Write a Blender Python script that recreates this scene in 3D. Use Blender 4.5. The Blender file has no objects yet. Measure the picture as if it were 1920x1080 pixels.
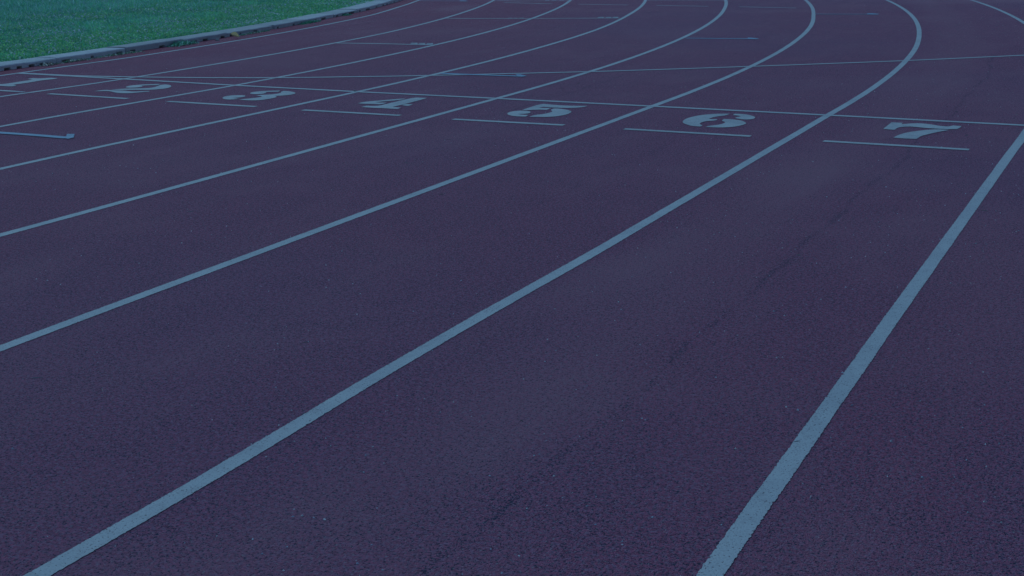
import bpy, bmesh, math, random
import numpy as np
from mathutils import Matrix, Vector, noise
from mathutils.geometry import tessellate_polygon

# ---------------------------------------------------------------- camera, sky, sun, exposure
scene = bpy.context.scene
C = scene.collection
CAM_H = 1.2523
cam_data = bpy.data.cameras.new('camera')
cam = bpy.data.objects.new('camera', cam_data)
C.objects.link(cam)
cam_data.sensor_width = 36.0
cam_data.lens = 44.971
cam_data.clip_start = 0.05
cam_data.clip_end = 3000
cam.matrix_world = (Matrix.Translation((0, 0, CAM_H)) @ Matrix.Rotation(0.471183, 4, 'Z')
                    @ Matrix.Rotation(math.pi / 2 - 0.279545, 4, 'X') @ Matrix.Rotation(-0.016701, 4, 'Z'))
scene.camera = cam

SUN_EL, SUN_AZ = math.radians(46), math.radians(-58)      # sun over the infield, ahead and to the left
world = bpy.data.worlds.new('World')
scene.world = world
world.use_nodes = True
wn = world.node_tree.nodes
sky = wn.new('ShaderNodeTexSky')
sky.sky_type = 'NISHITA'
sky.sun_disc = False
sky.sun_elevation = SUN_EL
sky.sun_rotation = SUN_AZ
sky.air_density = 1.0
sky.dust_density = 0.0
sky.ozone_density = 10.0
world.node_tree.links.new(sky.outputs[0], wn['Background'].inputs[0])
wn['Background'].inputs[1].default_value = 0.10
sun_data = bpy.data.lights.new('sun', 'SUN')
sun_data.energy = 1.08
sun_data.angle = math.radians(12)
sun_data.color = (0.52, 0.92, 1.0)
sun = bpy.data.objects.new('sun', sun_data)
C.objects.link(sun)
sun.rotation_euler = Vector((math.sin(SUN_AZ) * math.cos(SUN_EL), math.cos(SUN_AZ) * math.cos(SUN_EL),
                             math.sin(SUN_EL))).to_track_quat('Z', 'Y').to_euler()
vs = scene.view_settings
vs.view_transform = 'Standard'
vs.look = 'None'
vs.exposure = 0.0
vs.gamma = 1.0
vs.use_curve_mapping = False

# ---------------------------------------------------------------- the oval: distance along (s) and across (l) to metres
X0, YC, R0, LANE = -9.23287, 8.62842, 28.43367, 1.22
def oval(s, l, z=0.0):
    if s < 0:
        return (X0 + l, YC + s, z)
    t = s / R0
    return (X0 - R0 + (R0 + l) * math.cos(t), YC + (R0 + l) * math.sin(t), z)

rng = random.Random(11)

# ---------------------------------------------------------------- measured markings, metres on the track
DIGITS={1:[[(-8.7889, 8.0696), (-8.7847, 8.1256), (-8.7326, 8.1244), (-8.6861, 8.1404), (-8.6534, 8.2064), (-8.6015, 8.1968), (-8.5514, 8.1867), (-8.5459, 8.1263), (-8.5725, 8.0715), (-8.5765, 7.9956), (-8.5614, 7.8828), (-8.5664, 7.7908), (-8.5763, 7.7161), (-8.4977, 7.6832), (-8.4868, 7.6222), (-8.5222, 7.6098), (-8.6257, 7.6183), (-8.7032, 7.6212), (-8.7636, 7.6455), (-8.742, 7.6785), (-8.7182, 7.7021), (-8.6903, 7.722), (-8.688, 7.7999), (-8.6983, 7.9138), (-8.6991, 7.993), (-8.6933, 8.0351), (-8.7388, 8.0463)]],
2:[[(-7.5328, 7.9118), (-7.5636, 7.994), (-7.5512, 8.0506), (-7.5011, 8.1138), (-7.3914, 8.1768), (-7.3651, 8.1053), (-7.4374, 8.073), (-7.4703, 8.0267), (-7.4191, 7.9998), (-7.4065, 7.9393), (-7.4397, 7.9004), (-7.4838, 7.8849)], [(-7.3211, 8.0618), (-7.355, 8.1298), (-7.3357, 8.1681), (-7.271, 8.1488), (-7.1962, 8.0884), (-7.1532, 8.0082), (-7.1433, 7.9378), (-7.1677, 7.8893), (-7.2042, 7.8432), (-7.3223, 7.8014), (-7.4338, 7.7519), (-7.5227, 7.737), (-7.4997, 7.7884), (-7.4444, 7.8481), (-7.3647, 7.8763), (-7.3014, 7.9222), (-7.2865, 7.9816)], [(-7.5804, 7.6178), (-7.5764, 7.6684), (-7.5517, 7.7201), (-7.4767, 7.7136), (-7.4106, 7.7272), (-7.3644, 7.7338), (-7.291, 7.7109), (-7.243, 7.715), (-7.208, 7.7502), (-7.1606, 7.7833), (-7.1319, 7.7514), (-7.1603, 7.709), (-7.1874, 7.6545), (-7.221, 7.6075), (-7.2856, 7.5939), (-7.3514, 7.6088), (-7.4352, 7.6531), (-7.4976, 7.6635), (-7.5332, 7.6346)]],
3:[[(-6.2987, 7.943), (-6.3231, 8.0187), (-6.2915, 8.0783), (-6.2409, 8.1249), (-6.1647, 8.1605), (-6.1429, 8.1027), (-6.1901, 8.0746), (-6.2187, 8.0474), (-6.1851, 8.0116), (-6.1784, 7.9582), (-6.2001, 7.9201), (-6.2416, 7.9079)], [(-6.1145, 8.093), (-6.1259, 8.1543), (-6.0688, 8.1518), (-5.9992, 8.1144), (-5.953, 8.0749), (-5.932, 8.0106), (-5.9398, 7.9531), (-5.9733, 7.9085), (-6.0159, 7.8932), (-5.9599, 7.8461), (-5.9435, 7.7855), (-5.9483, 7.7103), (-5.9706, 7.6323), (-6.0299, 7.603), (-6.1354, 7.6061), (-6.1221, 7.6683), (-6.0861, 7.7287), (-6.0743, 7.7781), (-6.0787, 7.822), (-6.1227, 7.8413), (-6.1654, 7.8531), (-6.1537, 7.8982), (-6.0941, 7.9305), (-6.0705, 7.9885), (-6.0731, 8.0515)], [(-6.3255, 7.6476), (-6.3577, 7.7162), (-6.3571, 7.7842), (-6.3142, 7.8214), (-6.2628, 7.8317), (-6.224, 7.8048), (-6.2049, 7.7578), (-6.2097, 7.7107), (-6.2487, 7.67), (-6.2096, 7.663), (-6.1674, 7.6519), (-6.1821, 7.6074), (-6.2224, 7.5849), (-6.2728, 7.6007)]],
4:[[(-4.947, 8.1636), (-4.9193, 8.1815), (-4.8427, 8.1778), (-4.8374, 8.1074), (-4.8311, 7.9703), (-4.8342, 7.8823), (-4.8312, 7.7858), (-4.8363, 7.6834), (-4.7989, 7.6735), (-4.7605, 7.6735), (-4.7477, 7.6081), (-4.8045, 7.5941), (-4.8372, 7.6053), (-4.9328, 7.5935), (-4.996, 7.5938), (-5.046, 7.5991), (-5.046, 7.6709), (-4.9917, 7.674), (-4.9581, 7.7031), (-4.9591, 7.7876), (-4.9573, 7.8994), (-4.9587, 8.025)], [(-4.8266, 7.7875), (-4.8245, 7.854), (-4.7639, 7.8396), (-4.756, 7.7653), (-4.789, 7.7652)], [(-5.1713, 7.7468), (-5.1807, 7.8255), (-5.1472, 7.8804), (-5.1109, 7.9316), (-5.0524, 8.0218), (-4.9839, 8.1008), (-4.9714, 8.0332), (-5.011, 7.9552), (-5.0537, 7.9018), (-5.0862, 7.8449), (-5.0371, 7.8454), (-4.9932, 7.8539), (-4.9838, 7.8031), (-4.9955, 7.7621), (-5.0601, 7.7629), (-5.1279, 7.7504)]],
5:[[(-3.9083, 7.8678), (-3.9112, 7.9817), (-3.9165, 8.1211), (-3.8994, 8.1873), (-3.8005, 8.1683), (-3.6966, 8.1661), (-3.6336, 8.1774), (-3.564, 8.2076), (-3.5649, 8.1441), (-3.5962, 8.0931), (-3.636, 8.0692), (-3.7118, 8.0505), (-3.7763, 8.043), (-3.834, 8.0567), (-3.8434, 7.9974), (-3.7942, 8.0086), (-3.7577, 8.0105), (-3.7488, 7.9268), (-3.7878, 7.9238), (-3.8282, 7.902), (-3.8619, 7.8668)], [(-3.7241, 7.9315), (-3.7301, 8.0022), (-3.7031, 8.0168), (-3.6345, 7.9918), (-3.5769, 7.9454), (-3.5441, 7.8907), (-3.53, 7.7974), (-3.5424, 7.7175), (-3.5768, 7.6515), (-3.6398, 7.613), (-3.7219, 7.5971), (-3.725, 7.6814), (-3.6838, 7.7401), (-3.6736, 7.8095), (-3.6773, 7.8635), (-3.695, 7.9016)], [(-3.9271, 7.6756), (-3.9425, 7.7427), (-3.932, 7.8026), (-3.8984, 7.8375), (-3.8565, 7.8418), (-3.8137, 7.8129), (-3.7906, 7.755), (-3.7997, 7.7122), (-3.8495, 7.6848), (-3.8023, 7.6634), (-3.7614, 7.6678), (-3.7467, 7.5942), (-3.7888, 7.5827), (-3.844, 7.594), (-3.8902, 7.6262)]],
6:[[(-2.7004, 7.7294), (-2.7237, 7.8167), (-2.7282, 7.907), (-2.7134, 7.9958), (-2.6773, 8.0876), (-2.6342, 8.1422), (-2.5828, 8.1721), (-2.5339, 8.186), (-2.5314, 8.106), (-2.5651, 8.0513), (-2.5879, 8.0011), (-2.5891, 7.9182), (-2.5621, 7.9223), (-2.5331, 7.9291), (-2.5248, 7.8716), (-2.5636, 7.8368), (-2.5863, 7.7983), (-2.5835, 7.7204), (-2.5692, 7.6868), (-2.5356, 7.6474), (-2.5387, 7.5966), (-2.5727, 7.6027), (-2.6042, 7.6099), (-2.6496, 7.6563), (-2.6804, 7.6935)], [(-2.4887, 7.8651), (-2.4976, 7.9527), (-2.4561, 7.9621), (-2.391, 7.9421), (-2.3484, 7.8981), (-2.3115, 7.8332), (-2.3101, 7.7716), (-2.3286, 7.6918), (-2.3573, 7.6468), (-2.4017, 7.6073), (-2.4552, 7.5963), (-2.5041, 7.5965), (-2.4979, 7.656), (-2.464, 7.6939), (-2.4453, 7.7435), (-2.4426, 7.8032), (-2.4566, 7.8473)], [(-2.4964, 8.1339), (-2.502, 8.1957), (-2.471, 8.203), (-2.4233, 8.1951), (-2.3735, 8.1587), (-2.3286, 8.0921), (-2.3231, 8.0284), (-2.3335, 7.9941), (-2.3713, 7.9737), (-2.421, 7.9917), (-2.4511, 8.0317), (-2.4437, 8.0655), (-2.4309, 8.1016), (-2.453, 8.1248)]],
7:[[(-1.4817, 7.9028), (-1.4856, 8.1847), (-1.4182, 8.1869), (-1.4149, 8.1247), (-1.3846, 8.1649), (-1.335, 8.2029), (-1.2842, 8.2029), (-1.2319, 8.1751), (-1.1867, 8.1394), (-1.1415, 8.1342), (-1.1244, 8.1594), (-1.1185, 8.1898), (-1.0912, 8.1814), (-1.0673, 8.1811), (-1.0651, 8.1262), (-1.0746, 8.0492), (-1.1305, 8.0279), (-1.2205, 8.0246), (-1.2748, 8.037), (-1.3301, 8.0531), (-1.3688, 8.0477), (-1.3978, 8.0179), (-1.4124, 7.9753), (-1.4114, 7.8932), (-1.4514, 7.8961)], [(-1.3651, 7.6042), (-1.3572, 7.7014), (-1.3364, 7.7967), (-1.2985, 7.8734), (-1.2466, 7.9472), (-1.1908, 8.0012), (-1.1406, 8.0095), (-1.1103, 8.0048), (-1.1429, 7.942), (-1.1804, 7.8567), (-1.2078, 7.7763), (-1.228, 7.7168), (-1.2303, 7.6564), (-1.2332, 7.6082), (-1.2866, 7.5925)]]}
UNDER={1:((-8.7457, 7.385),(-8.2185, 7.3895)),
2:((-7.8199, 7.3727),(-6.9967, 7.3657)),
3:((-6.5912, 7.3496),(-5.7802, 7.3535)),
4:((-5.3563, 7.3312),(-4.5656, 7.3479)),
5:((-4.1469, 7.3262),(-3.3573, 7.3538)),
6:((-2.9451, 7.3481),(-2.1446, 7.3594)),
7:((-1.7092, 7.3453),(-0.9088, 7.3502))}
WATERFALL=[(-9.2309, 8.3856), (-8.94, 8.384), (-8.6335, 8.3858), (-8.4485, 8.4027), (-8.0314, 8.4829), (-7.6364, 8.5772), (-7.2556, 8.6794), (-6.8949, 8.7992), (-6.5517, 8.9371), (-6.2237, 9.0938), (-5.7358, 9.3334), (-5.4225, 9.5134), (-4.7946, 9.8788), (-4.1697, 10.2653), (-3.1735, 10.9689), (-2.0418, 11.826), (-1.1512, 12.5938), (-0.5999, 13.0711)]
BLUE=[[(-6.8775, 5.7636), (-6.5985, 5.7809), (-6.3299, 5.792), (-6.0284, 5.7901)], [(-5.532, 9.5957), (-5.3679, 9.6017), (-5.1656, 9.6091), (-4.814, 9.6323)], [(-4.652, 13.3696), (-4.2866, 13.4234), (-3.9825, 13.4862)], [(-4.1896, 17.1959), (-3.85, 17.2582), (-3.5194, 17.3285)], [(-11.159, 18.671), (-10.7342, 18.7286), (-10.4025, 18.7818)]]
BLUE_END=[[(-6.1385, 5.8992), (-6.0895, 5.9136), (-5.9886, 5.8055), (-5.9879, 5.7543), (-6.0225, 5.7665), (-6.0695, 5.822)], [(-4.8983, 9.7408), (-4.85, 9.745), (-4.7493, 9.6624), (-4.7607, 9.5949), (-4.826, 9.5964), (-4.8379, 9.6602)], [(-4.0387, 13.6153), (-3.9737, 13.5943), (-3.8772, 13.504), (-3.8952, 13.4466), (-3.986, 13.4394)], [(-3.5754, 17.465), (-3.516, 17.4793), (-3.4113, 17.4044), (-3.4016, 17.2879), (-3.5318, 17.2562)], [(-10.4956, 18.8776), (-10.4233, 18.8922), (-10.295, 18.8037), (-10.261, 18.669), (-10.3889, 18.6851)]]
STAGGER=[[(-8.1083, 11.7594), (-7.5273, 11.8374), (-6.9512, 11.8729)], [(-8.726, 15.297), (-8.2476, 15.3786), (-7.5456, 15.5659), (-7.0049, 15.7412), (-6.4524, 15.9094)], [(-9.9127, 19.0529), (-9.5503, 18.9553), (-9.2117, 19.0103), (-8.6705, 19.2326)], [(-7.4559, 19.5479), (-6.824, 19.6753), (-6.2592, 19.7891)]]
FARSHORT=[((-9.5073, 18.5482), (-8.6032, 18.4182)), ((-8.153, 18.4232), (-7.3292, 18.4094)), ((-6.8759, 18.408), (-6.0612, 18.3791)), ((-5.5933, 18.3752), (-4.7458, 18.2975))]
TEXTMARK=[[(-7.2877, 12.0056), (-7.2196, 12.026), (-7.1392, 11.8911), (-7.2177, 11.8674)], [(-7.1896, 12.0093), (-7.1275, 12.028), (-7.0452, 11.8881), (-7.1178, 11.8662)], [(-7.0985, 12.0239), (-7.0366, 12.0425), (-6.9524, 11.8975), (-7.0247, 11.8756)], [(-6.7938, 15.9988), (-6.7244, 16.0161), (-6.6651, 15.8751), (-6.7477, 15.8543)], [(-6.6897, 16.0248), (-6.6273, 16.0403), (-6.569, 15.8993), (-6.6445, 15.8803)], [(-6.607, 16.0651), (-6.5447, 16.0806), (-6.4835, 15.9305), (-6.5589, 15.9115)], [(-7.9112, 15.5516), (-7.8616, 15.5641), (-7.8137, 15.469), (-7.8771, 15.453)], [(-7.8376, 15.58), (-7.8022, 15.5889), (-7.7504, 15.485), (-7.7996, 15.4726)], [(-7.7712, 15.6065), (-7.7146, 15.6207), (-7.6633, 15.5168), (-7.7336, 15.499)], [(-9.1158, 19.2705), (-9.0544, 19.2828), (-8.9996, 19.166), (-9.078, 19.1501)], [(-9.0019, 19.2934), (-8.9408, 19.3057), (-8.8867, 19.1888), (-8.9649, 19.173)], [(-8.8857, 19.331), (-8.8247, 19.3432), (-8.7714, 19.2263), (-8.8493, 19.2105)]]
WOBBLE={0: [(-0.47, 0.0), (-0.24, -0.01), (0.58, 0.0), (1.08, 0.02), (5.86, 0.0), (7.02, 0.0), (8.54, -0.08), (10.48, -0.12)], 1: [(-1.52, -0.052), (-0.7, 0.034), (-0.28, 0.051), (3.15, 0.067), (4.2, 0.073), (5.68, 0.035), (7.93, -0.019), (10.33, -0.05)], 2: [(-2.65, -0.024), (-2.2, -0.026), (-0.32, 0.057), (2.81, 0.041), (3.92, 0.038), (5.45, 0.025), (7.15, 0.006), (10.01, 0.006)], 3: [(-3.76, -0.015), (-3.13, -0.022), (-0.32, 0.027), (2.92, 0.014), (4.95, 0.02), (7.13, -0.012), (9.78, -0.002)], 4: [(-4.89, 0.007), (-4.4, 0.012), (-0.29, 0.004), (3.12, -0.004), (4.11, -0.007), (5.8, -0.008), (8.01, 0.003), (9.8, 0.034)], 5: [(-5.99, 0.002), (-5.66, -0.004), (-0.28, -0.005), (3.32, 0.001), (5.47, 0.004), (6.95, -0.009), (9.65, 0.027)], 6: [(-7.0, -0.0), (-6.87, 0.002), (-6.46, 0.007), (-5.74, -0.009), (-5.13, -0.009), (-4.86, -0.006), (-4.14, 0.004), (-0.28, -0.01), (3.49, 0.002), (4.69, -0.004), (6.87, -0.0), (9.52, 0.002)], 7: [(-6.43, 0.001), (-6.2, -0.0), (-5.14, 0.0), (-4.65, -0.002), (-1.35, 0.002), (-0.67, 0.006), (6.02, -0.014), (7.48, -0.015), (9.39, -0.008)]}
# ---------------------------------------------------------------- materials
def new_mat(name, rough=0.85, spec=0.3):
    m = bpy.data.materials.new(name)
    m.use_nodes = True
    nt = m.node_tree
    b = nt.nodes['Principled BSDF']
    b.inputs['Roughness'].default_value = rough
    b.inputs['Specular IOR Level'].default_value = spec
    return m, nt, b

class N:
    """small helper that adds nodes to a tree"""
    def __init__(self, nt, dim='3D'):
        self.nt = nt
        self.dim = dim
        tc = nt.nodes.new('ShaderNodeTexCoord')
        self.co = tc.outputs['Object']
    def noise(self, scale, detail=3, rough=0.55, dist=0.0, vec=None, off=None):
        n = self.nt.nodes.new('ShaderNodeTexNoise')
        n.noise_dimensions = self.dim
        n.inputs['Scale'].default_value = scale
        n.inputs['Detail'].default_value = detail
        n.inputs['Roughness'].default_value = rough
        n.inputs['Distortion'].default_value = dist
        v = vec or self.co
        if off:
            mp = self.nt.nodes.new('ShaderNodeMapping')
            mp.inputs['Location'].default_value = off
            self.nt.links.new(v, mp.inputs[0])
            v = mp.outputs[0]
        self.nt.links.new(v, n.inputs['Vector'])
        return n.outputs['Fac']
    def scaled(self, sc, rotz=0.0):
        mp = self.nt.nodes.new('ShaderNodeMapping')
        mp.inputs['Scale'].default_value = sc
        mp.inputs['Rotation'].default_value = (0, 0, rotz)
        self.nt.links.new(self.co, mp.inputs[0])
        return mp.outputs[0]
    def voronoi(self, scale, feature='F1', vec=None, out='Distance'):
        n = self.nt.nodes.new('ShaderNodeTexVoronoi')
        n.feature = feature
        n.inputs['Scale'].default_value = scale
        self.nt.links.new(vec or self.co, n.inputs['Vector'])
        return n.outputs[out]
    def ramp(self, fac, a, b, lo=0.0, hi=1.0):
        n = self.nt.nodes.new('ShaderNodeMapRange')
        n.inputs[1].default_value, n.inputs[2].default_value = a, b
        n.inputs[3].default_value, n.inputs[4].default_value = lo, hi
        n.interpolation_type = 'SMOOTHSTEP'
        self.nt.links.new(fac, n.inputs[0])
        return n.outputs[0]
    def math(self, op, a, b=None, clamp=False):
        n = self.nt.nodes.new('ShaderNodeMath')
        n.operation = op
        n.use_clamp = clamp
        for i, v in enumerate((a, b)):
            if v is None: continue
            if isinstance(v, (int, float)): n.inputs[i].default_value = v
            else: self.nt.links.new(v, n.inputs[i])
        return n.outputs[0]
    def mix(self, fac, a, b, mode='MIX'):
        n = self.nt.nodes.new('ShaderNodeMix')
        n.data_type = 'RGBA'
        n.blend_type = mode
        for i, v in ((0, fac), (6, a), (7, b)):
            if isinstance(v, (int, float)): n.inputs[i].default_value = v
            elif isinstance(v, tuple): n.inputs[i].default_value = v if len(v) == 4 else (*v, 1)
            else: self.nt.links.new(v, n.inputs[i])
        return n.outputs[2]
    def bump(self, h, strength, dist, normal=None):
        n = self.nt.nodes.new('ShaderNodeBump')
        n.inputs['Strength'].default_value = strength
        n.inputs['Distance'].default_value = dist
        self.nt.links.new(h, n.inputs['Height'])
        if normal is not None: self.nt.links.new(normal, n.inputs['Normal'])
        return n.outputs[0]
    def blob(self, x, y, rx, ry, rot):
        """1 inside an ellipse on the ground, soft to 0 at its rim"""
        mp = self.nt.nodes.new('ShaderNodeMapping')
        mp.vector_type = 'TEXTURE'
        mp.inputs['Location'].default_value = (x, y, 0)
        mp.inputs['Rotation'].default_value = (0, 0, rot)
        mp.inputs['Scale'].default_value = (rx, ry, 1)
        self.nt.links.new(self.co, mp.inputs[0])
        ln = self.nt.nodes.new('ShaderNodeVectorMath')
        ln.operation = 'LENGTH'
        self.nt.links.new(mp.outputs[0], ln.inputs[0])
        return self.ramp(ln.outputs['Value'], 0.2, 1.0, 1.0, 0.0)

RED = (0.350, 0.092, 0.153)
RED2 = (0.228, 0.066, 0.118)
GREYED = (0.225, 0.122, 0.190)
SLATE = (0.175, 0.108, 0.185)
RUBBER_PIT_SHADE = (0.018, 0.028, 0.060)
DUST = (0.300, 0.148, 0.195)
SEAMS = [(8.03, -20, 12.6, 0.024, 1.35), (3.12, 12.2, 14.9, 0.03, 0.8), (0.41, 12.9, 15.6, 0.04, 0.8), (5.25, 7.4, 10.4, 0.04, 0.7),
         (6.72, 3.0, 8.0, 0.03, 0.4), (2.0, 4.0, 9.0, 0.03, 0.35)]   # across, from y, to y, half-width, strength

def across(g):
    """distance across the lanes from the innermost line, straight and bend alike"""
    sx = g.nt.nodes.new('ShaderNodeSeparateXYZ')
    g.nt.links.new(g.co, sx.inputs[0])
    dx = g.math('SUBTRACT', sx.outputs[0], X0 - R0)
    dy = g.math('MAXIMUM', g.math('SUBTRACT', sx.outputs[1], YC), 0.0)
    r = g.math('SQRT', g.math('ADD', g.math('MULTIPLY', dx, dx), g.math('MULTIPLY', dy, dy)))
    return g.math('SUBTRACT', r, R0), sx.outputs[1]

def rubber(g):
    """granulated red rubber: colour socket, height socket"""
    fine = g.noise(230, 3, 0.65)
    pits = g.noise(165, 2, 0.65, 0.5, off=(3.1, 1.7, 0))
    big = g.noise(0.55, 4, 0.6, 0.3)
    mid = g.noise(4.5, 4, 0.65, off=(5, 2, 0))
    streak = g.noise(1.0, 3, 0.6, vec=g.scaled((3.0, 0.55, 1)))
    l, y = across(g)
    col = g.mix(g.ramp(fine, 0.32, 0.66), RED2, RED)
    col = g.mix(g.ramp(g.noise(95, 2, 0.6, off=(4, 6, 0)), 0.42, 0.66, 0.0, 0.8), col, GREYED)
    # whole stretches tinted towards slate, and coarser mottling
    fade = g.math('ADD', g.ramp(g.noise(0.33, 3, 0.5, off=(7, 3, 0)), 0.42, 0.66, 0.0, 0.18), g.ramp(l, 8.75, 9.5, 0.0, 0.35))
    col = g.mix(fade, col, SLATE)
    coarse = g.noise(62, 3, 0.7, 0.2, off=(8, 1, 0))
    col = g.mix(1.0, col, g.ramp(coarse, 0.3, 0.7, 0.85, 1.17), 'MULTIPLY')
    # the inner lanes are less bleached
    col = g.mix(g.ramp(l, 0.3, 4.5, 0.38, 0.0), col, (0.33, 0.074, 0.112))
    # the strip by the kerb is hardly walked on and keeps its red
    col = g.mix(g.ramp(l, -0.10, 0.0, 0.6, 0.0), col, (0.34, 0.066, 0.095))
    # dust lying in patches and streaks, filling the pits
    d = g.math('ADD', g.ramp(big, 0.45, 0.75, 0, 0.40), g.ramp(streak, 0.5, 0.75, 0, 0.25))
    d = g.math('ADD', d, g.ramp(mid, 0.5, 0.8, 0, 0.15))
    for x, yy, rx, ry, rot, a in DUSTY:
        d = g.math('ADD', d, g.math('MULTIPLY', g.math('MULTIPLY', g.blob(x, yy, rx, ry, rot), g.ramp(mid, 0.2, 0.7, 0.5, 1.0)), a))
    lane7 = g.math('MULTIPLY', g.ramp(g.math('ABSOLUTE', g.math('SUBTRACT', g.math('ADD', l, g.math('MULTIPLY', g.math('SUBTRACT', big, 0.5), 0.5)), 7.70)), 0.08, 0.34, 0.42, 0.0), g.ramp(mid, 0.2, 0.7, 0.6, 1.0))
    d = g.math('MULTIPLY', g.math('ADD', d, lane7), 1.0, True)
    # worn seams between the rubber strips
    wob = g.math('MULTIPLY', g.math('SUBTRACT', g.noise(1.6, 2, off=(2, 9, 0)), 0.5), 0.13)
    lw = g.math('ADD', l, wob)
    worn = None
    for ls, y0, y1, hw, amt in SEAMS:
        q = g.ramp(g.math('ABSOLUTE', g.math('SUBTRACT', lw, ls)), 0.0, hw, amt, 0.0)
        q = g.math('MULTIPLY', q, g.math('MULTIPLY', g.math('GREATER_THAN', y, y0), g.math('LESS_THAN', y, y1)))
        worn = q if worn is None else g.math('ADD', worn, q)
    worn = g.math('MULTIPLY', worn, g.ramp(mid, 0.40, 0.58, 0.55, 1.0))
    # black base rubber between the granules, the shade in the pits painted in with it
    cut = g.math('ADD', 0.408, g.math('MULTIPLY', worn, 0.055))
    cut = g.math('ADD', cut, g.ramp(mid, 0.35, 0.65, -0.018, 0.018))
    cut = g.math('ADD', cut, g.ramp(coarse, 0.32, 0.68, 0.026, -0.026))
    cut = g.math('SUBTRACT', cut, g.math('MULTIPLY', d, 0.06))
    pit = g.ramp(g.math('SUBTRACT', pits, cut), -0.045, 0.035, 1.0, 0.0)
    col = g.mix(g.math('MULTIPLY', d, 0.6), col, DUST)
    col = g.mix(g.math('MULTIPLY', pit, 0.92), col, RUBBER_PIT_SHADE)
    # odd lighter granules
    lt = g.ramp(g.noise(140, 1, 0.5, off=(9, 4, 0)), 0.68, 0.75, 0.0, 0.6)
    col = g.mix(lt, col, (0.26, 0.24, 0.27))
    h = g.math('ADD', g.math('MULTIPLY', fine, 0.6), g.math('MULTIPLY', pits, 0.8))
    return col, h, pit

# x, y, half-length, half-width, turn, amount of dust lying there
DUSTY = [(-1.75, 4.15, 0.95, 0.22, 1.45, 0.5), (-1.35, 2.9, 0.7, 0.3, 1.5, 0.45), (-5.7, 5.2, 0.9, 0.35, 1.2, 0.35),
         (-1.55, 6.3, 1.2, 0.22, 1.55, 0.28), (-2.2, 20.6, 2.2, 0.9, 0.6, 0.9), (-9.6, 17.2, 1.3, 0.45, 1.85, 0.9),
         (-10.3, 14.6, 1.6, 0.35, 1.75, 0.45), (-7.7, 12.0, 1.5, 0.3, 1.65, 0.3)]

mat_track, nt, b = new_mat('red_rubber_track', 0.95, 0.2)
g = N(nt, '2D')
col, h, pit = rubber(g)
nt.links.new(col, b.inputs['Base Color'])
nt.links.new(g.bump(h, 1.0, 0.009), b.inputs['Normal'])

def paint_mat(name, colour, colour2, wear):
    m, nt, b = new_mat(name, 0.75, 0.3)
    g = N(nt, '2D')
    fine = g.noise(210, 3, 0.6)
    pits = g.noise(170, 2, 0.6, 0.3, off=(7.7, 2.2, 0))
    patch = g.noise(9, 3, 0.6, off=(1, 8, 0))
    col = g.mix(g.ramp(g.noise(5, 4, 0.6), 0.35, 0.7), colour, colour2)
    col = g.mix(g.ramp(g.noise(22, 4, 0.7, off=(3, 3, 0)), 0.52, 0.72, 0.0, 0.30), col, (0.20, 0.19, 0.21))
    col = g.mix(g.ramp(fine, 0.3, 0.62, 0.20, 0.0), col, (0.12, 0.11, 0.14))
    cut = g.math('ADD', 0.305 + wear, g.ramp(patch, 0.55, 0.75, 0.0, 0.05))
    hole = g.ramp(g.math('SUBTRACT', pits, cut), -0.02, 0.03, 1.0, 0.0)
    col = g.mix(g.math('MULTIPLY', hole, 0.85), col, (0.075, 0.045, 0.06))
    nt.links.new(col, b.inputs['Base Color'])
    hh = g.math('ADD', g.math('MULTIPLY', fine, 0.5), g.math('MULTIPLY', pits, 0.5))
    nt.links.new(g.bump(hh, 0.7, 0.003), b.inputs['Normal'])
    return m
mat_white = paint_mat('white_line_paint', (0.37, 0.388, 0.408), (0.325, 0.343, 0.368), 0.012)
mat_number = paint_mat('stencil_paint', (0.37, 0.385, 0.40), (0.30, 0.315, 0.335), 0.02)
mat_thin = paint_mat('thin_white_paint', (0.34, 0.36, 0.40), (0.27, 0.29, 0.33), 0.0)
mat_blue = paint_mat('blue_line_paint', (0.19, 0.30, 0.42), (0.16, 0.26, 0.36), 0.02)

mat_kerb, nt, b = new_mat('weathered_concrete', 0.9, 0.25)
g = N(nt)
big = g.noise(2.6, 4, 0.65)
col = g.mix(g.ramp(big, 0.35, 0.7), (0.40, 0.41, 0.425), (0.33, 0.345, 0.365))
col = g.mix(g.ramp(g.noise(28, 4, 0.7), 0.5, 0.75, 0.0, 0.55), col, (0.17, 0.19, 0.20))
col = g.mix(g.ramp(g.noise(130, 2), 0.6, 0.8, 0.0, 0.4), col, (0.10, 0.11, 0.12))
oi = nt.nodes.new('ShaderNodeObjectInfo')
col = g.mix(1.0, col, g.ramp(oi.outputs['Random'], 0, 1, 0.82, 1.12), 'MULTIPLY')
nt.links.new(col, b.inputs['Base Color'])
nt.links.new(g.bump(g.math('ADD', g.noise(60, 4, 0.7), g.math('MULTIPLY', g.noise(300, 2), 0.4)), 0.6, 0.006), b.inputs['Normal'])

mat_soil, nt, b = new_mat('turf_soil', 0.95, 0.1)
g = N(nt)
col = g.mix(g.ramp(g.noise(14, 4, 0.7), 0.35, 0.65), (0.035, 0.11, 0.06), (0.06, 0.22, 0.10))
nt.links.new(col, b.inputs['Base Color'])
nt.links.new(g.bump(g.noise(60, 4, 0.7), 0.8, 0.02), b.inputs['Normal'])

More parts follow.
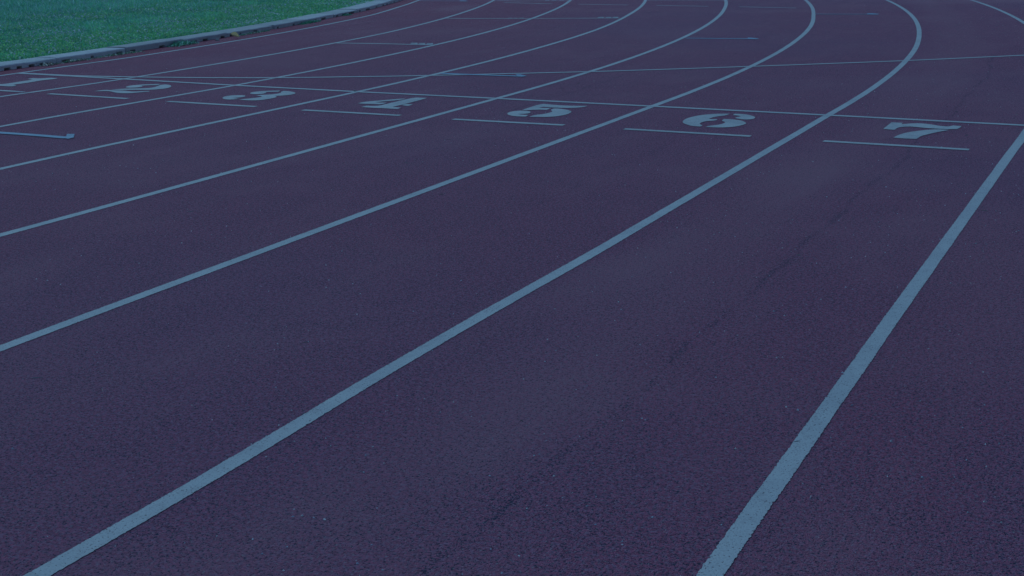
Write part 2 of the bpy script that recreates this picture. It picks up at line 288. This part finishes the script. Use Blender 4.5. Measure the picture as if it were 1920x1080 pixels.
def leafy_mat(name, attr='tint', rough=0.45, trans=0.4):
    m, nt, b = new_mat(name, rough, 0.25)
    a = nt.nodes.new('ShaderNodeAttribute')
    a.attribute_name = attr
    nt.links.new(a.outputs['Color'], b.inputs['Base Color'])
    if trans:
        tr = nt.nodes.new('ShaderNodeBsdfTranslucent')
        nt.links.new(a.outputs['Color'], tr.inputs['Color'])
        mx = nt.nodes.new('ShaderNodeMixShader')
        mx.inputs[0].default_value = trans
        out = nt.nodes['Material Output']
        nt.links.new(b.outputs[0], mx.inputs[1])
        nt.links.new(tr.outputs[0], mx.inputs[2])
        nt.links.new(mx.outputs[0], out.inputs['Surface'])
    return m
mat_blade = leafy_mat('grass_blade')
mat_weed = leafy_mat('weed_leaf')
mat_grit = leafy_mat('pale_grit', trans=0.0, rough=0.8)

mat_leaf, nt, b = new_mat('dry_leaf', 0.7, 0.2)
g = N(nt)
nt.links.new(g.mix(g.ramp(g.noise(40, 3, 0.6), 0.35, 0.65), (0.55, 0.47, 0.24), (0.30, 0.24, 0.14)), b.inputs['Base Color'])
nt.links.new(g.bump(g.noise(120, 2), 0.4, 0.003), b.inputs['Normal'])
tr = nt.nodes.new('ShaderNodeBsdfTranslucent')
tr.inputs['Color'].default_value = (0.52, 0.43, 0.22, 1)
mx = nt.nodes.new('ShaderNodeMixShader')
mx.inputs[0].default_value = 0.4
nt.links.new(b.outputs[0], mx.inputs[1])
nt.links.new(tr.outputs[0], mx.inputs[2])
nt.links.new(mx.outputs[0], nt.nodes['Material Output'].inputs['Surface'])
mat_pebble, nt, b = new_mat('grey_pebble', 0.85, 0.3)
g = N(nt)
nt.links.new(g.mix(g.noise(90, 3), (0.12, 0.14, 0.14), (0.24, 0.25, 0.25)), b.inputs['Base Color'])
nt.links.new(g.bump(g.noise(150, 3), 0.5, 0.003), b.inputs['Normal'])

# ---------------------------------------------------------------- mesh helpers
def link(name, verts, faces, mat, parent=None, smooth=False, tint=None):
    me = bpy.data.meshes.new(name)
    me.from_pydata([tuple(v) for v in verts], [], [tuple(f) for f in faces])
    me.materials.append(mat)
    if smooth:
        me.polygons.foreach_set('use_smooth', [True] * len(me.polygons))
    if tint is not None:
        a = me.color_attributes.new('tint', 'FLOAT_COLOR', 'POINT')
        a.data.foreach_set('color', np.asarray(tint, np.float32).ravel())
    me.update()
    o = bpy.data.objects.new(name, me)
    C.objects.link(o)
    if parent is not None: o.parent = parent
    return o
def thing(o, label, cat, group=None):
    o['label'] = label
    o['category'] = cat
    if group: o['group'] = group
    return o
def kind(o, k):
    o['kind'] = k
    return o
def band(l0, l1, s0, s1, z, ds=0.5, n=1):
    v, f = [], []
    S = np.arange(s0, s1 + ds, ds)
    for s in S:
        for j in range(n + 1):
            v.append(oval(s, l0 + (l1 - l0) * j / n, z))
    for i in range(len(S) - 1):
        for j in range(n):
            a = i * (n + 1) + j
            f.append((a, a + 1, a + n + 2, a + n + 1))
    return v, f

# ---------------------------------------------------------------- ground, track, infield soil
kind(link('ground', [(-1500, -1500, -0.05), (1500, -1500, -0.05), (1500, 1500, -0.05), (-1500, 1500, -0.05)],
          [(0, 1, 2, 3)], mat_soil), 'structure')
v, f = band(-0.66, 10.4, -14, 60, 0.0)
track = kind(link('running_track', v, f, mat_track), 'structure')
v, f = band(-24, -0.5, -14, 60, 0.022, 0.5, 4)
infield = kind(link('infield_soil', v, f, mat_soil), 'structure')

# ---------------------------------------------------------------- painted markings, each a part of the track
def ribbon(path, width, z, step=0.005, rag=0.0009, lat=None):
    """strip along a polyline of (x, y), its edges slightly ragged"""
    P = np.array(path, float)
    d = np.r_[0, np.cumsum(np.hypot(*np.diff(P, axis=0).T))]
    n = max(2, int(d[-1] / step))
    t = np.linspace(0, d[-1], n)
    xs, ys = np.interp(t, d, P[:, 0]), np.interp(t, d, P[:, 1])
    tx, ty = np.gradient(xs), np.gradient(ys)
    k = np.hypot(tx, ty)
    nx, ny = -ty / k, tx / k
    r = np.random.RandomState(rng.randrange(10 ** 6))
    def edge():
        a = r.normal(0, rag, n)
        slow = np.interp(np.arange(n), np.linspace(0, n, max(3, n // 30)), r.normal(0, rag * 0.5, max(3, n // 30)))
        chip = (r.rand(n) < 0.02) * r.uniform(0.001, 0.004, n)
        return a + slow - chip
    e1, e2 = width / 2 + edge(), width / 2 + edge()
    v = [(xs[i] + nx[i] * e1[i], ys[i] + ny[i] * e1[i], z) for i in range(n)] + \
        [(xs[i] - nx[i] * e2[i], ys[i] - ny[i] * e2[i], z) for i in range(n)]
    f = [(n + i, n + i + 1, i + 1, i) for i in range(n - 1)]
    return v, f
def smooth_path(pts, n=12):
    """Catmull-Rom through the points"""
    p = [np.array(q, float) for q in pts]
    p = [2 * p[0] - p[1]] + p + [2 * p[-1] - p[-2]]
    out = []
    for i in range(1, len(p) - 2):
        a, b_, c_, d_ = p[i - 1:i + 3]
        for k in range(n):
            t = k / n
            out.append(0.5 * ((2 * b_) + (c_ - a) * t + (2 * a - 5 * b_ + 4 * c_ - d_) * t * t + (3 * b_ - a - 3 * c_ + d_) * t ** 3))
    out.append(p[-2])
    return out
for k in range(9):
    tab = WOBBLE.get(k, [(0, 0), (1, 0)])
    ts, td = [q[0] for q in tab], [q[1] for q in tab]
    o = np.argsort(ts)
    ts, td = np.array(ts)[o], np.array(td)[o]
    S = np.arange(-13, 58, 0.1)
    dl = np.interp(S, ts, td)
    ker = np.hanning(9); ker /= ker.sum()
    dl = np.convolve(np.pad(dl, 4, 'edge'), ker, 'valid')
    v, f = ribbon([oval(s, LANE * k + e)[:2] for s, e in zip(S, dl)], 0.05, 0.0016)
    link('lane_line', v, f, mat_white, track)
v, f = ribbon([(-9.25, 8.365), (-7.96, 8.35), (-6.74, 8.315), (-5.55, 8.312), (-4.35, 8.335), (-3.14, 8.345), (-1.92, 8.35), (-0.69, 8.347), (0.53, 8.347)], 0.055, 0.0026)
link('start_line', v, f, mat_white, track)
v, f = ribbon(smooth_path(WATERFALL), 0.056, 0.0032)
link('curved_start_line', v, f, mat_white, track)
for k, (a, c) in UNDER.items():
    v, f = ribbon([a, c], 0.055, 0.0026)
    link('number_baseline', v, f, mat_number, track)
v, f = ribbon([(UNDER[1][1][0] + 0.0, UNDER[1][1][1]), (UNDER[1][1][0] + 0.12, UNDER[1][1][1] - 0.012)], 0.045, 0.0026, rag=0.006)
link('number_baseline', v, f, mat_thin, track)

def round_corners(poly, keep=62):
    p = [np.array(q, float) for q in poly]
    for it in range(2):
        q = []
        n = len(p)
        for i in range(n):
            a, b_, c_ = p[i - 1], p[i], p[(i + 1) % n]
            u, w = b_ - a, c_ - b_
            ang = abs(math.degrees(math.atan2(u[0] * w[1] - u[1] * w[0], u @ w)))
            if ang > keep: q.append(b_)
            else: q += [b_ * 0.75 + a * 0.25, b_ * 0.75 + c_ * 0.25]
        p = q
    return p
def flat_polys(polys, z, keep=62):
    v, f = [], []
    for poly in polys:
        p = round_corners(poly, keep)
        base = len(v)
        v += [(q[0], q[1], z) for q in p]
        f += [tuple(base + i for i in t) for t in tessellate_polygon([[Vector((q[0], q[1], 0)) for q in p]])]
    return v, f
WORDS = {1: 'one', 2: 'two', 3: 'three', 4: 'four', 5: 'five', 6: 'six', 7: 'seven'}
for k, polys in DIGITS.items():
    v, f = flat_polys(polys, 0.0026)
    o = link('lane_number', v, f, mat_number, track)
    o['label'] = 'white stencilled numeral %d painted in lane %s' % (k, WORDS[k])
for path, end in zip(BLUE, BLUE_END):
    v, f = ribbon(smooth_path(path, 4), 0.062, 0.0040)
    o = link('blue_mark', v, f, mat_blue, track)
    v, f = flat_polys([end], 0.0046, 30)
    link('blue_mark_end', v, f, mat_blue, track)
for path in STAGGER:
    v, f = ribbon(smooth_path(path, 4), 0.062, 0.0026)
    link('stagger_line', v, f, mat_white, track)
for a, c in FARSHORT:
    v, f = ribbon([a, c], 0.066, 0.0026, rag=0.004)
    link('faded_line', v, f, mat_thin, track)
for q in TEXTMARK:
    a, b_, c_, d_ = [np.array(p) for p in q]
    # a small worn stencil mark, two strokes with a gap between
    m0, m1 = a * 0.42 + d_ * 0.58, b_ * 0.42 + c_ * 0.58
    n0, n1 = a * 0.58 + d_ * 0.42, b_ * 0.58 + c_ * 0.42
    polys = [[a, b_, n1, n0], [m0, m1, c_, d_]]
    v, f = [], []
    for p in polys + [[a * 0.3 + b_ * 0.7, b_, c_, d_ * 0.3 + c_ * 0.7]]:
        i = len(v)
        v += [(x[0], x[1], 0.0036 if len(v) < 8 else 0.0042) for x in p]
        f.append((i + 3, i + 2, i + 1, i))
    link('stagger_figure', v, f, mat_thin, track)

# ---------------------------------------------------------------- concrete kerb, stone by stone
KERB_H = 0.050
def kerb_front(s):
    return float(np.interp(s, [-2, 0, 2, 4, 6, 20], [-0.325, -0.325, -0.345, -0.375, -0.40, -0.40]))
def kerb_width(s):
    return float(np.interp(s, [0, 2, 5, 20], [0.27, 0.27, 0.31, 0.33]))
kerb = bpy.data.objects.new('concrete_kerb', None)
C.objects.link(kerb)
kerb.location = oval(0, -0.5, 0)
thing(kerb, 'low grey concrete kerb edging the grass, small drain slots at its foot', 'kerb')
joints = [-3.6, -2.6, -1.55, -0.5, 0.54, 1.56, 2.55, 3.47, 4.62, 5.61, 6.62, 7.6, 8.55, 9.5, 10.5, 11.5, 12.5, 13.6, 14.7, 15.8]
kr = random.Random(5)
for a, c in zip(joints[:-1], joints[1:]):
    gap = kr.uniform(0.014, 0.028)
    lift, push = kr.gauss(0, 0.004), kr.gauss(0, 0.009)
    secs = []                                    # (s, recessed)
    s = a + gap / 2
    nxt = a + 0.075
    end = c - gap / 2
    while nxt + 0.075 < end - 0.03:
        for t in np.arange(s, nxt, 0.02): secs.append((t, 0))
        w = kr.uniform(0.055, 0.08) if nxt < 0.5 else min(kr.choice((0.05, 0.06, 0.09, 0.14, 0.22)) * kr.uniform(0.7, 1.2), end - 0.04 - nxt)
        secs += [(nxt, 0), (nxt + 0.001, 1), (nxt + w, 1), (nxt + w + 0.001, 0)]
        s = nxt + w + 0.012
        nxt = nxt + 0.15 + kr.uniform(-0.01, 0.01) if nxt < 0.5 else nxt + w + kr.uniform(0.06, 0.45)
    for t in np.arange(s, end, 0.02): secs.append((t, 0))
    secs.append((end, 0))
    v, f = [], []
    hs = 0.022
    for t, rec in secs:
        lf = kerb_front(t) + push
        jz = 0.0035 * noise.noise(Vector((t * 6, 1.3, a))) + lift
        jl = 0.006 * noise.noise(Vector((t * 9, 4.1, a))) + 0.003 * noise.noise(Vector((t * 40, 2, a)))
        chip = max(0, noise.noise(Vector((t * 5, 9, a))) - 0.25) * 0.03
        d = 0.07 if rec else 0.0
        kw = kerb_width(t)
        uc = float(np.interp(t, [0.3, 1.2], [0.002, 0.004]))  # slight undercut of the foot, shaped to put the front face in shade
        prof = [(lf - d - uc * 1.5, -0.01), (lf - d - uc + jl * 0.5, hs), (lf - uc + 0.0005 + jl * 0.5, hs + 0.0004), (lf + jl, KERB_H - 0.012 + jz - chip * 0.4),
                (lf - 0.004 + jl - chip * 0.3, KERB_H - 0.004 + jz - chip * 0.2), (lf - 0.014 + jl - chip, KERB_H + jz),
                (lf - 0.09, KERB_H + 0.002 + jz), (lf - 0.18, KERB_H + 0.001 + jz * 0.7),
                (lf - kw + 0.01, KERB_H + jz * 0.5), (lf - kw, KERB_H - 0.008), (lf - kw, -0.01)]
        v += [oval(t, l, z) for l, z in prof]
    m = 11
    for i in range(len(secs) - 1):
        for j in range(m - 1):
            p = i * m + j
            f.append((p, p + 1, p + m + 1, p + m))
    f.append(tuple(range(m - 1, -1, -1)))
    e = (len(secs) - 1) * m
    f.append(tuple(range(e, e + m)))
    loc = kerb.location
    o = link('kerb_stone', [(x - loc[0], y - loc[1], z - loc[2]) for x, y, z in v], f, mat_kerb, kerb)

# ---------------------------------------------------------------- grass on the infield
R = np.random.RandomState(3)
def vnoise(x, y, sc, seed):
    return np.array([noise.noise(Vector((a * sc, b * sc, seed))) for a, b in zip(x, y)])
def oval_np(s, l):
    t = np.maximum(s, 0) / R0
    return X0 - R0 + (R0 + l) * np.cos(t), YC + (R0 + l) * np.sin(t) + np.minimum(s, 0)
def scatter(n, s0, s1, l0, l1):
    s = R.uniform(s0, s1, n)
    l = R.uniform(l0, l1, n)
    x, y = oval_np(s, l)
    az = np.degrees(np.arctan2(-x, y))
    rr = np.hypot(x, y)
    keep = (az < 57) & (rr < 27) & (R.rand(n) < (R0 + l) / R0 + 0.25)
    keep &= R.rand(n) < np.clip(1.7 - rr / 20, 0.35, 1)
    return s[keep], l[keep], x[keep], y[keep]
def blades(n, s0, s1, l0, l1):
    s, l, x, y = scatter(n, s0, s1, l0, l1)
    n = len(s)
    back = np.array([kerb_front(a) - kerb_width(a) for a in s])
    edge = 0.06 * vnoise(s * 1.0, s * 0 + 2, 2.2, 1.0) + 0.05 * vnoise(s, s * 0, 9, 4.0)
    keep = l < back + edge + 0.012
    s, l, x, y = s[keep], l[keep], x[keep], y[keep]
    n = len(s)
    big, mid = vnoise(x, y, 0.55, 0.0), vnoise(x, y, 2.4, 7.0)
    depth = np.clip((-l - 0.6) / 5.0, 0, 1)
    tall = np.clip((-l - 2.2) / 2.5 + 0.6 * big, 0, 1)
    hgt = (0.030 + 0.065 * tall + 0.014 * mid) * R.uniform(0.55, 1.35, n)
    hgt = np.where(l > -0.75, hgt * 0.8, hgt)
    wid = R.uniform(0.0030, 0.0065, n)
    az = R.uniform(0, 2 * np.pi, n)
    lean = np.abs(R.normal(0.65, 0.35, n)) * (1 - 0.35 * tall)
    fa = R.uniform(0, 2 * np.pi, n)                              # leaning to
    dx, dy = np.cos(fa) * hgt * lean, np.sin(fa) * hgt * lean
    z0 = 0.018
    wx, wy = np.cos(az) * wid, np.sin(az) * wid
    V = np.empty((n, 5, 3), np.float32)
    V[:, 0] = np.c_[x - wx, y - wy, np.full(n, z0)]
    V[:, 1] = np.c_[x + wx, y + wy, np.full(n, z0)]
    V[:, 2] = np.c_[x + dx * .35 + wx * .8, y + dy * .35 + wy * .8, z0 + hgt * .6]
    V[:, 3] = np.c_[x + dx * .35 - wx * .8, y + dy * .35 - wy * .8, z0 + hgt * .6]
    V[:, 4] = np.c_[x + dx, y + dy, z0 + hgt * R.uniform(0.85, 1.0, n)]
    base = np.array([[0.145, 0.50, 0.31], [0.18, 0.54, 0.26], [0.09, 0.38, 0.30], [0.23, 0.59, 0.25], [0.31, 0.55, 0.53]])
    pr = np.c_[0.34 + 0.0 * tall, 0.28 - 0.12 * tall, 0.20 + 0.06 * tall, 0.10 - 0.05 * tall + 0.08 * (mid > 0.1), 0.10 + 0.26 * tall]
    pr = pr / pr.sum(1, keepdims=True)
    pick = (R.rand(n, 1) > np.cumsum(pr, 1)).sum(1).clip(0, 4)
    tint = base[pick] * R.uniform(0.75, 1.25, (n, 1)) * (1 + 0.28 * mid[:, None] + 0.18 * big[:, None])
    near = np.clip(1 - (-l - 0.6) / 2.2, 0, 1)[:, None]
    tint = tint * (1 + near * np.array([0.05, 0.05, -0.17]))
    tint = np.repeat(np.c_[tint, np.ones(n)][:, None], 5, 1)
    return V.reshape(-1, 3), n, tint.reshape(-1, 4)
V, n, tint = blades(420000, -2.0, 17.0, -11.0, -0.55)
me = bpy.data.meshes.new('grass')
me.vertices.add(n * 5)
me.vertices.foreach_set('co', V.ravel())
i0 = np.arange(n) * 5
loops = np.stack([i0, i0 + 1, i0 + 2, i0 + 3, i0 + 3, i0 + 2, i0 + 4], 1).ravel()
me.loops.add(n * 7)
me.loops.foreach_set('vertex_index', loops.astype(np.int32))
me.polygons.add(n * 2)
me.polygons.foreach_set('loop_start', np.stack([np.arange(n) * 7, np.arange(n) * 7 + 4], 1).ravel().astype(np.int32))
me.update(calc_edges=True)
a = me.color_attributes.new('tint', 'FLOAT_COLOR', 'POINT')
a.data.foreach_set('color', tint.astype(np.float32).ravel())
me.materials.append(mat_blade)
o = bpy.data.objects.new('grass', me)
C.objects.link(o)
kind(o, 'stuff')
thing(o, 'unmown bright green grass of the infield behind the kerb', 'grass')

# low broad leaves between the blades, and pale clover heads and bleached bits above them
def rosettes(n, l0, keep_fn, size, zr, cols, name, label, cat):
    s, l, x, y = scatter(n, -2.0, 16.0, l0, -0.66)
    k = R.rand(len(s)) < keep_fn(x, y, l)
    v, f, t = [], [], []
    cols = np.array(cols)
    for px, py, pl in zip(x[k], y[k], l[k]):
        m = 5
        r = R.uniform(*size)
        z = 0.018 + R.uniform(*zr) + (0.03 if pl < -3.2 else 0)
        tl, ta = R.uniform(0, 0.8), R.uniform(0, 6.28)
        i = len(v)
        c = cols[R.randint(len(cols))] * R.uniform(0.7, 1.2)
        for q in range(m):
            w = 6.283 * q / m
            a_, b_ = r * math.cos(w) * R.uniform(0.6, 1.25), r * math.sin(w) * R.uniform(0.6, 1.25)
            v.append((px + a_, py + b_, z + (a_ * math.cos(ta) + b_ * math.sin(ta)) * math.tan(tl)))
            t.append((*c, 1))
        v.append((px, py, z + r * 0.4)); t.append((*c, 1))
        f += [(i + q, i + (q + 1) % m, i + m) for q in range(m)]
    return thing(kind(link(name, v, f, mat_weed, tint=t), 'stuff'), label, cat)
rosettes(150000, -6.0, lambda x, y, l: np.clip(0.35 + 0.5 * vnoise(x, y, 1.7, 5.0), 0.05, 1) * np.clip(1.3 + l / 5, 0.1, 1), (0.006, 0.013), (0.016, 0.045),
         [(0.18, 0.58, 0.20), (0.15, 0.54, 0.24), (0.25, 0.60, 0.20), (0.09, 0.38, 0.25)], 'ground_cover', 'low broad leaves growing between the grass blades', 'ground cover')
rosettes(150000, -9.0, lambda x, y, l: np.clip(0.12 + 0.42 * (vnoise(x, y, 1.1, 3.0) + 0.6 * vnoise(x, y, 4.0, 8.0)), 0.03, 1) * np.clip(1.25 + l / 6.5, 0.25, 1), (0.006, 0.013), (0.03, 0.062),
         [(0.46, 0.58, 0.66), (0.38, 0.53, 0.57), (0.52, 0.60, 0.66)], 'clover_flowers', 'pale clover heads scattered through the infield grass', 'flowers')

# ---------------------------------------------------------------- weeds, leaf, pebbles at the foot of the kerb
def weed(name, s0, s1, l, hgt, n, cols, label, cat, spread=0.05, flat=0.3, group=None, wide=(0.004, 0.009)):
    r = random.Random(int(s0 * 1000) + n)
    org = Vector(oval((s0 + s1) / 2, l, 0))
    v, f, t = [], [], []
    for k in range(n):
        s = r.uniform(s0, s1)
        env = 1 - abs((s - (s0 + s1) / 2) / ((s1 - s0) / 2 + 1e-6)) ** 2 * 0.7
        p = Vector(oval(s, l + r.gauss(0, spread * 0.5), 0.001)) - org
        fa = r.uniform(0, 6.283)
        L_ = hgt * r.uniform(0.5, 1.2) * env
        up = r.uniform(flat, 1.0)
        d = Vector((math.cos(fa), math.sin(fa), 0)) * math.sqrt(max(0, 1 - min(1, up) ** 2)) + Vector((0, 0, min(1, up)))
        side = d.cross(Vector((math.cos(fa * 3), math.sin(fa * 5), 0.4))).normalized() * r.uniform(*wide)
        i = len(v)
        mid = p + d * L_ * 0.55
        tip = p + d * L_ + Vector((math.cos(fa), math.sin(fa), -0.3)) * L_ * 0.25
        tip.z = max(tip.z, 0.002)
        v += [p - side * 0.4, p + side * 0.4, mid + side, mid - side, tip]
        c = r.choice(cols)
        m = r.uniform(0.75, 1.25)
        t += [(c[0] * m, c[1] * m, c[2] * m, 1)] * 5
        f += [(i, i + 1, i + 2, i + 3), (i + 3, i + 2, i + 4)]
    o = link(name, v, f, mat_weed, tint=t)
    o.location = org
    if cat == 'clippings': kind(o, 'stuff')
    return thing(o, label, cat, group)
GREEN = [(0.07, 0.29, 0.17), (0.09, 0.34, 0.20), (0.15, 0.34, 0.26), (0.05, 0.2, 0.14)]
PALE = [(0.26, 0.56, 0.45), (0.32, 0.58, 0.52)]
DRY = [(0.46, 0.52, 0.46), (0.58, 0.60, 0.56), (0.15, 0.19, 0.16), (0.20, 0.17, 0.15)]
weed('weed_clump', 2.22, 2.70, -0.30, 0.062, 260, PALE + GREEN, 'low green weed clump at the kerb foot, left of the dry leaf', 'weed')
weed('weed_clump', 5.30, 5.95, -0.35, 0.036, 420, GREEN, 'flat green weed patch at the kerb foot, right of the dry leaf', 'weed', flat=0.15)
weed('weed_clump', 6.9, 7.12, -0.37, 0.03, 320, GREEN, 'smallest green weed patch at the kerb foot, where the kerb nears the top edge', 'weed', flat=0.15)
weed('dry_clippings', 0.27, 0.46, -0.262, 0.036, 170, DRY, 'pale dry clippings heaped by the leftmost drain slots of the kerb', 'clippings', 0.05, 0.05)
weed('dry_clippings', 0.48, 0.95, -0.270, 0.030, 320, DRY + GREEN[:1], 'thin line of dry clippings along the kerb foot, middle of three', 'clippings', 0.03, 0.05)
weed('dry_clippings', 1.0, 1.75, -0.285, 0.026, 320, DRY + GREEN[:2], 'sparse greenish clippings along the kerb foot, just before the low weed clump', 'clippings', 0.03, 0.05)
weed('dry_clippings', 3.55, 4.4, -0.315, 0.026, 300, DRY + GREEN, 'sparse clippings along the kerb foot just beyond the dry leaf', 'clippings', 0.03, 0.05)

# curled dry leaf leaning on the kerb
def dry_leaf(s, l, rz, label):
    n, m = 10, 6
    v, f = [], []
    for i in range(n + 1):
        u = i / n
        w = 0.034 * (math.sin(math.pi * min(1, u * 1.02)) ** 0.7) * (1 - 0.25 * u)
        for j in range(m + 1):
            q = j / m * 2 - 1
            x = (u - 0.5) * 0.108
            y = q * w
            z = 0.012 + 0.030 * abs(q) ** 1.6 * math.sin(math.pi * u) + 0.020 * (1 - u) ** 2 + 0.003 * noise.noise(Vector((u * 5, q * 3, 1)))
            v.append((x, y, z))
    for i in range(n):
        for j in range(m):
            a = i * (m + 1) + j
            f.append((a, a + 1, a + m + 2, a + m + 1))
    o = link('fallen_leaf', v, f, mat_leaf, smooth=True)
    o.location = oval(s, l, 0.022)
    o.rotation_euler = (0.95, 0.30, rz)
    st = link('stalk', [(-0.046, -0.001, 0.032), (-0.046, 0.001, 0.032), (-0.066, 0.001, 0.042), (-0.066, -0.001, 0.042),
                        (-0.046, 0, 0.034), (-0.066, 0, 0.044)], [(0, 1, 2, 3), (0, 4, 5, 3), (1, 4, 5, 2)], mat_leaf, o)
    return thing(o, label, 'leaf')
dry_leaf(3.34, -0.19, 0.69, 'curled yellow brown dry leaf lying against the concrete kerb')

def pebble(s, l, r, label, flat=0.6):
    bm = bmesh.new()
    bmesh.ops.create_icosphere(bm, subdivisions=2, radius=r)
    for q in bm.verts:
        q.co *= 1 + 0.35 * noise.noise(q.co * (1.3 / r) + Vector((s, l, 0)))
        q.co.z = max(q.co.z * flat, -r * 0.2) + r * 0.2
    me = bpy.data.meshes.new('pebble')
    bm.to_mesh(me)
    bm.free()
    me.materials.append(mat_pebble)
    o = bpy.data.objects.new('pebble', me)
    C.objects.link(o)
    o.location = oval(s, l, 0.0005)
    return thing(o, label, 'pebble')
pebble(3.03, -0.225, 0.026, 'grey green pebble on the track just left of the dry leaf')
pebble(5.27, -0.12, 0.013, 'small pale pebble between the innermost lane line and the kerb')
pebble(1.63, -0.17, 0.011, 'smallest grey pebble, beside the innermost line above numeral two')
pebble(-0.30, 3.655, 0.011, 'tiny dark stone beside the start line, left of numeral four', 0.8)

# pale grit and dry blades blown over the track
def chips(name, pts, size, label, cat, cols, long=1.0):
    r = random.Random(21 + len(pts))
    v, f, t = [], [], []
    for x, y in pts:
        a = r.uniform(*size)
        q = r.uniform(0, 6.283)
        e = a * r.uniform(0.5, 1.0) / long
        cq, sq = math.cos(q), math.sin(q)
        i = len(v)
        h = min(a, e) * r.uniform(0.5, 1.0)
        for u, w in ((-1, -0.5), (0.2, -1), (1, 0.1), (0.1, 0.9)):
            u, w = u * a * r.uniform(0.6, 1.2), w * e * r.uniform(0.6, 1.2)
            v.append((x + u * cq - w * sq, y + u * sq + w * cq, 0.0005))
        v.append((x + r.uniform(-.2, .2) * e, y + r.uniform(-.2, .2) * e, 0.0015 + h))
        c = r.choice(cols)
        m = r.uniform(0.7, 1.2)
        t += [(c[0] * m, c[1] * m, c[2] * m, 1)] * 5
        f += [(i, i + 1, i + 4), (i + 1, i + 2, i + 4), (i + 2, i + 3, i + 4), (i + 3, i, i + 4)]
    o = kind(link(name, v, f, mat_grit, tint=t), 'stuff')
    return thing(o, label, cat)
pts = []
gr = random.Random(8)
while len(pts) < 5200:
    s, l = gr.uniform(-7.2, 11), gr.uniform(-0.25, 9.9)
    x, y, _ = oval(s, l)
    p = 0.16 + 0.5 * max(0, noise.noise(Vector((x * 0.7, y * 0.7, 2))))
    if l > 7.3 or l < 0.3: p += 0.25
    if gr.random() < p: pts.append((x, y))
chips('grit', pts, (0.0015, 0.0042), 'pale specks of grit strewn over the red track', 'grit', [(0.46, 0.52, 0.56), (0.34, 0.40, 0.46), (0.56, 0.56, 0.56)])
pts = []
while len(pts) < 240:
    s, l = gr.uniform(-6.8, 11), gr.uniform(-0.2, 9.9)
    pts.append(oval(s, l)[:2])
chips('dry_blades', pts, (0.010, 0.028), 'short dry grass blades blown onto the track', 'clippings', [(0.17, 0.17, 0.19), (0.22, 0.22, 0.22), (0.12, 0.14, 0.14)], long=9)
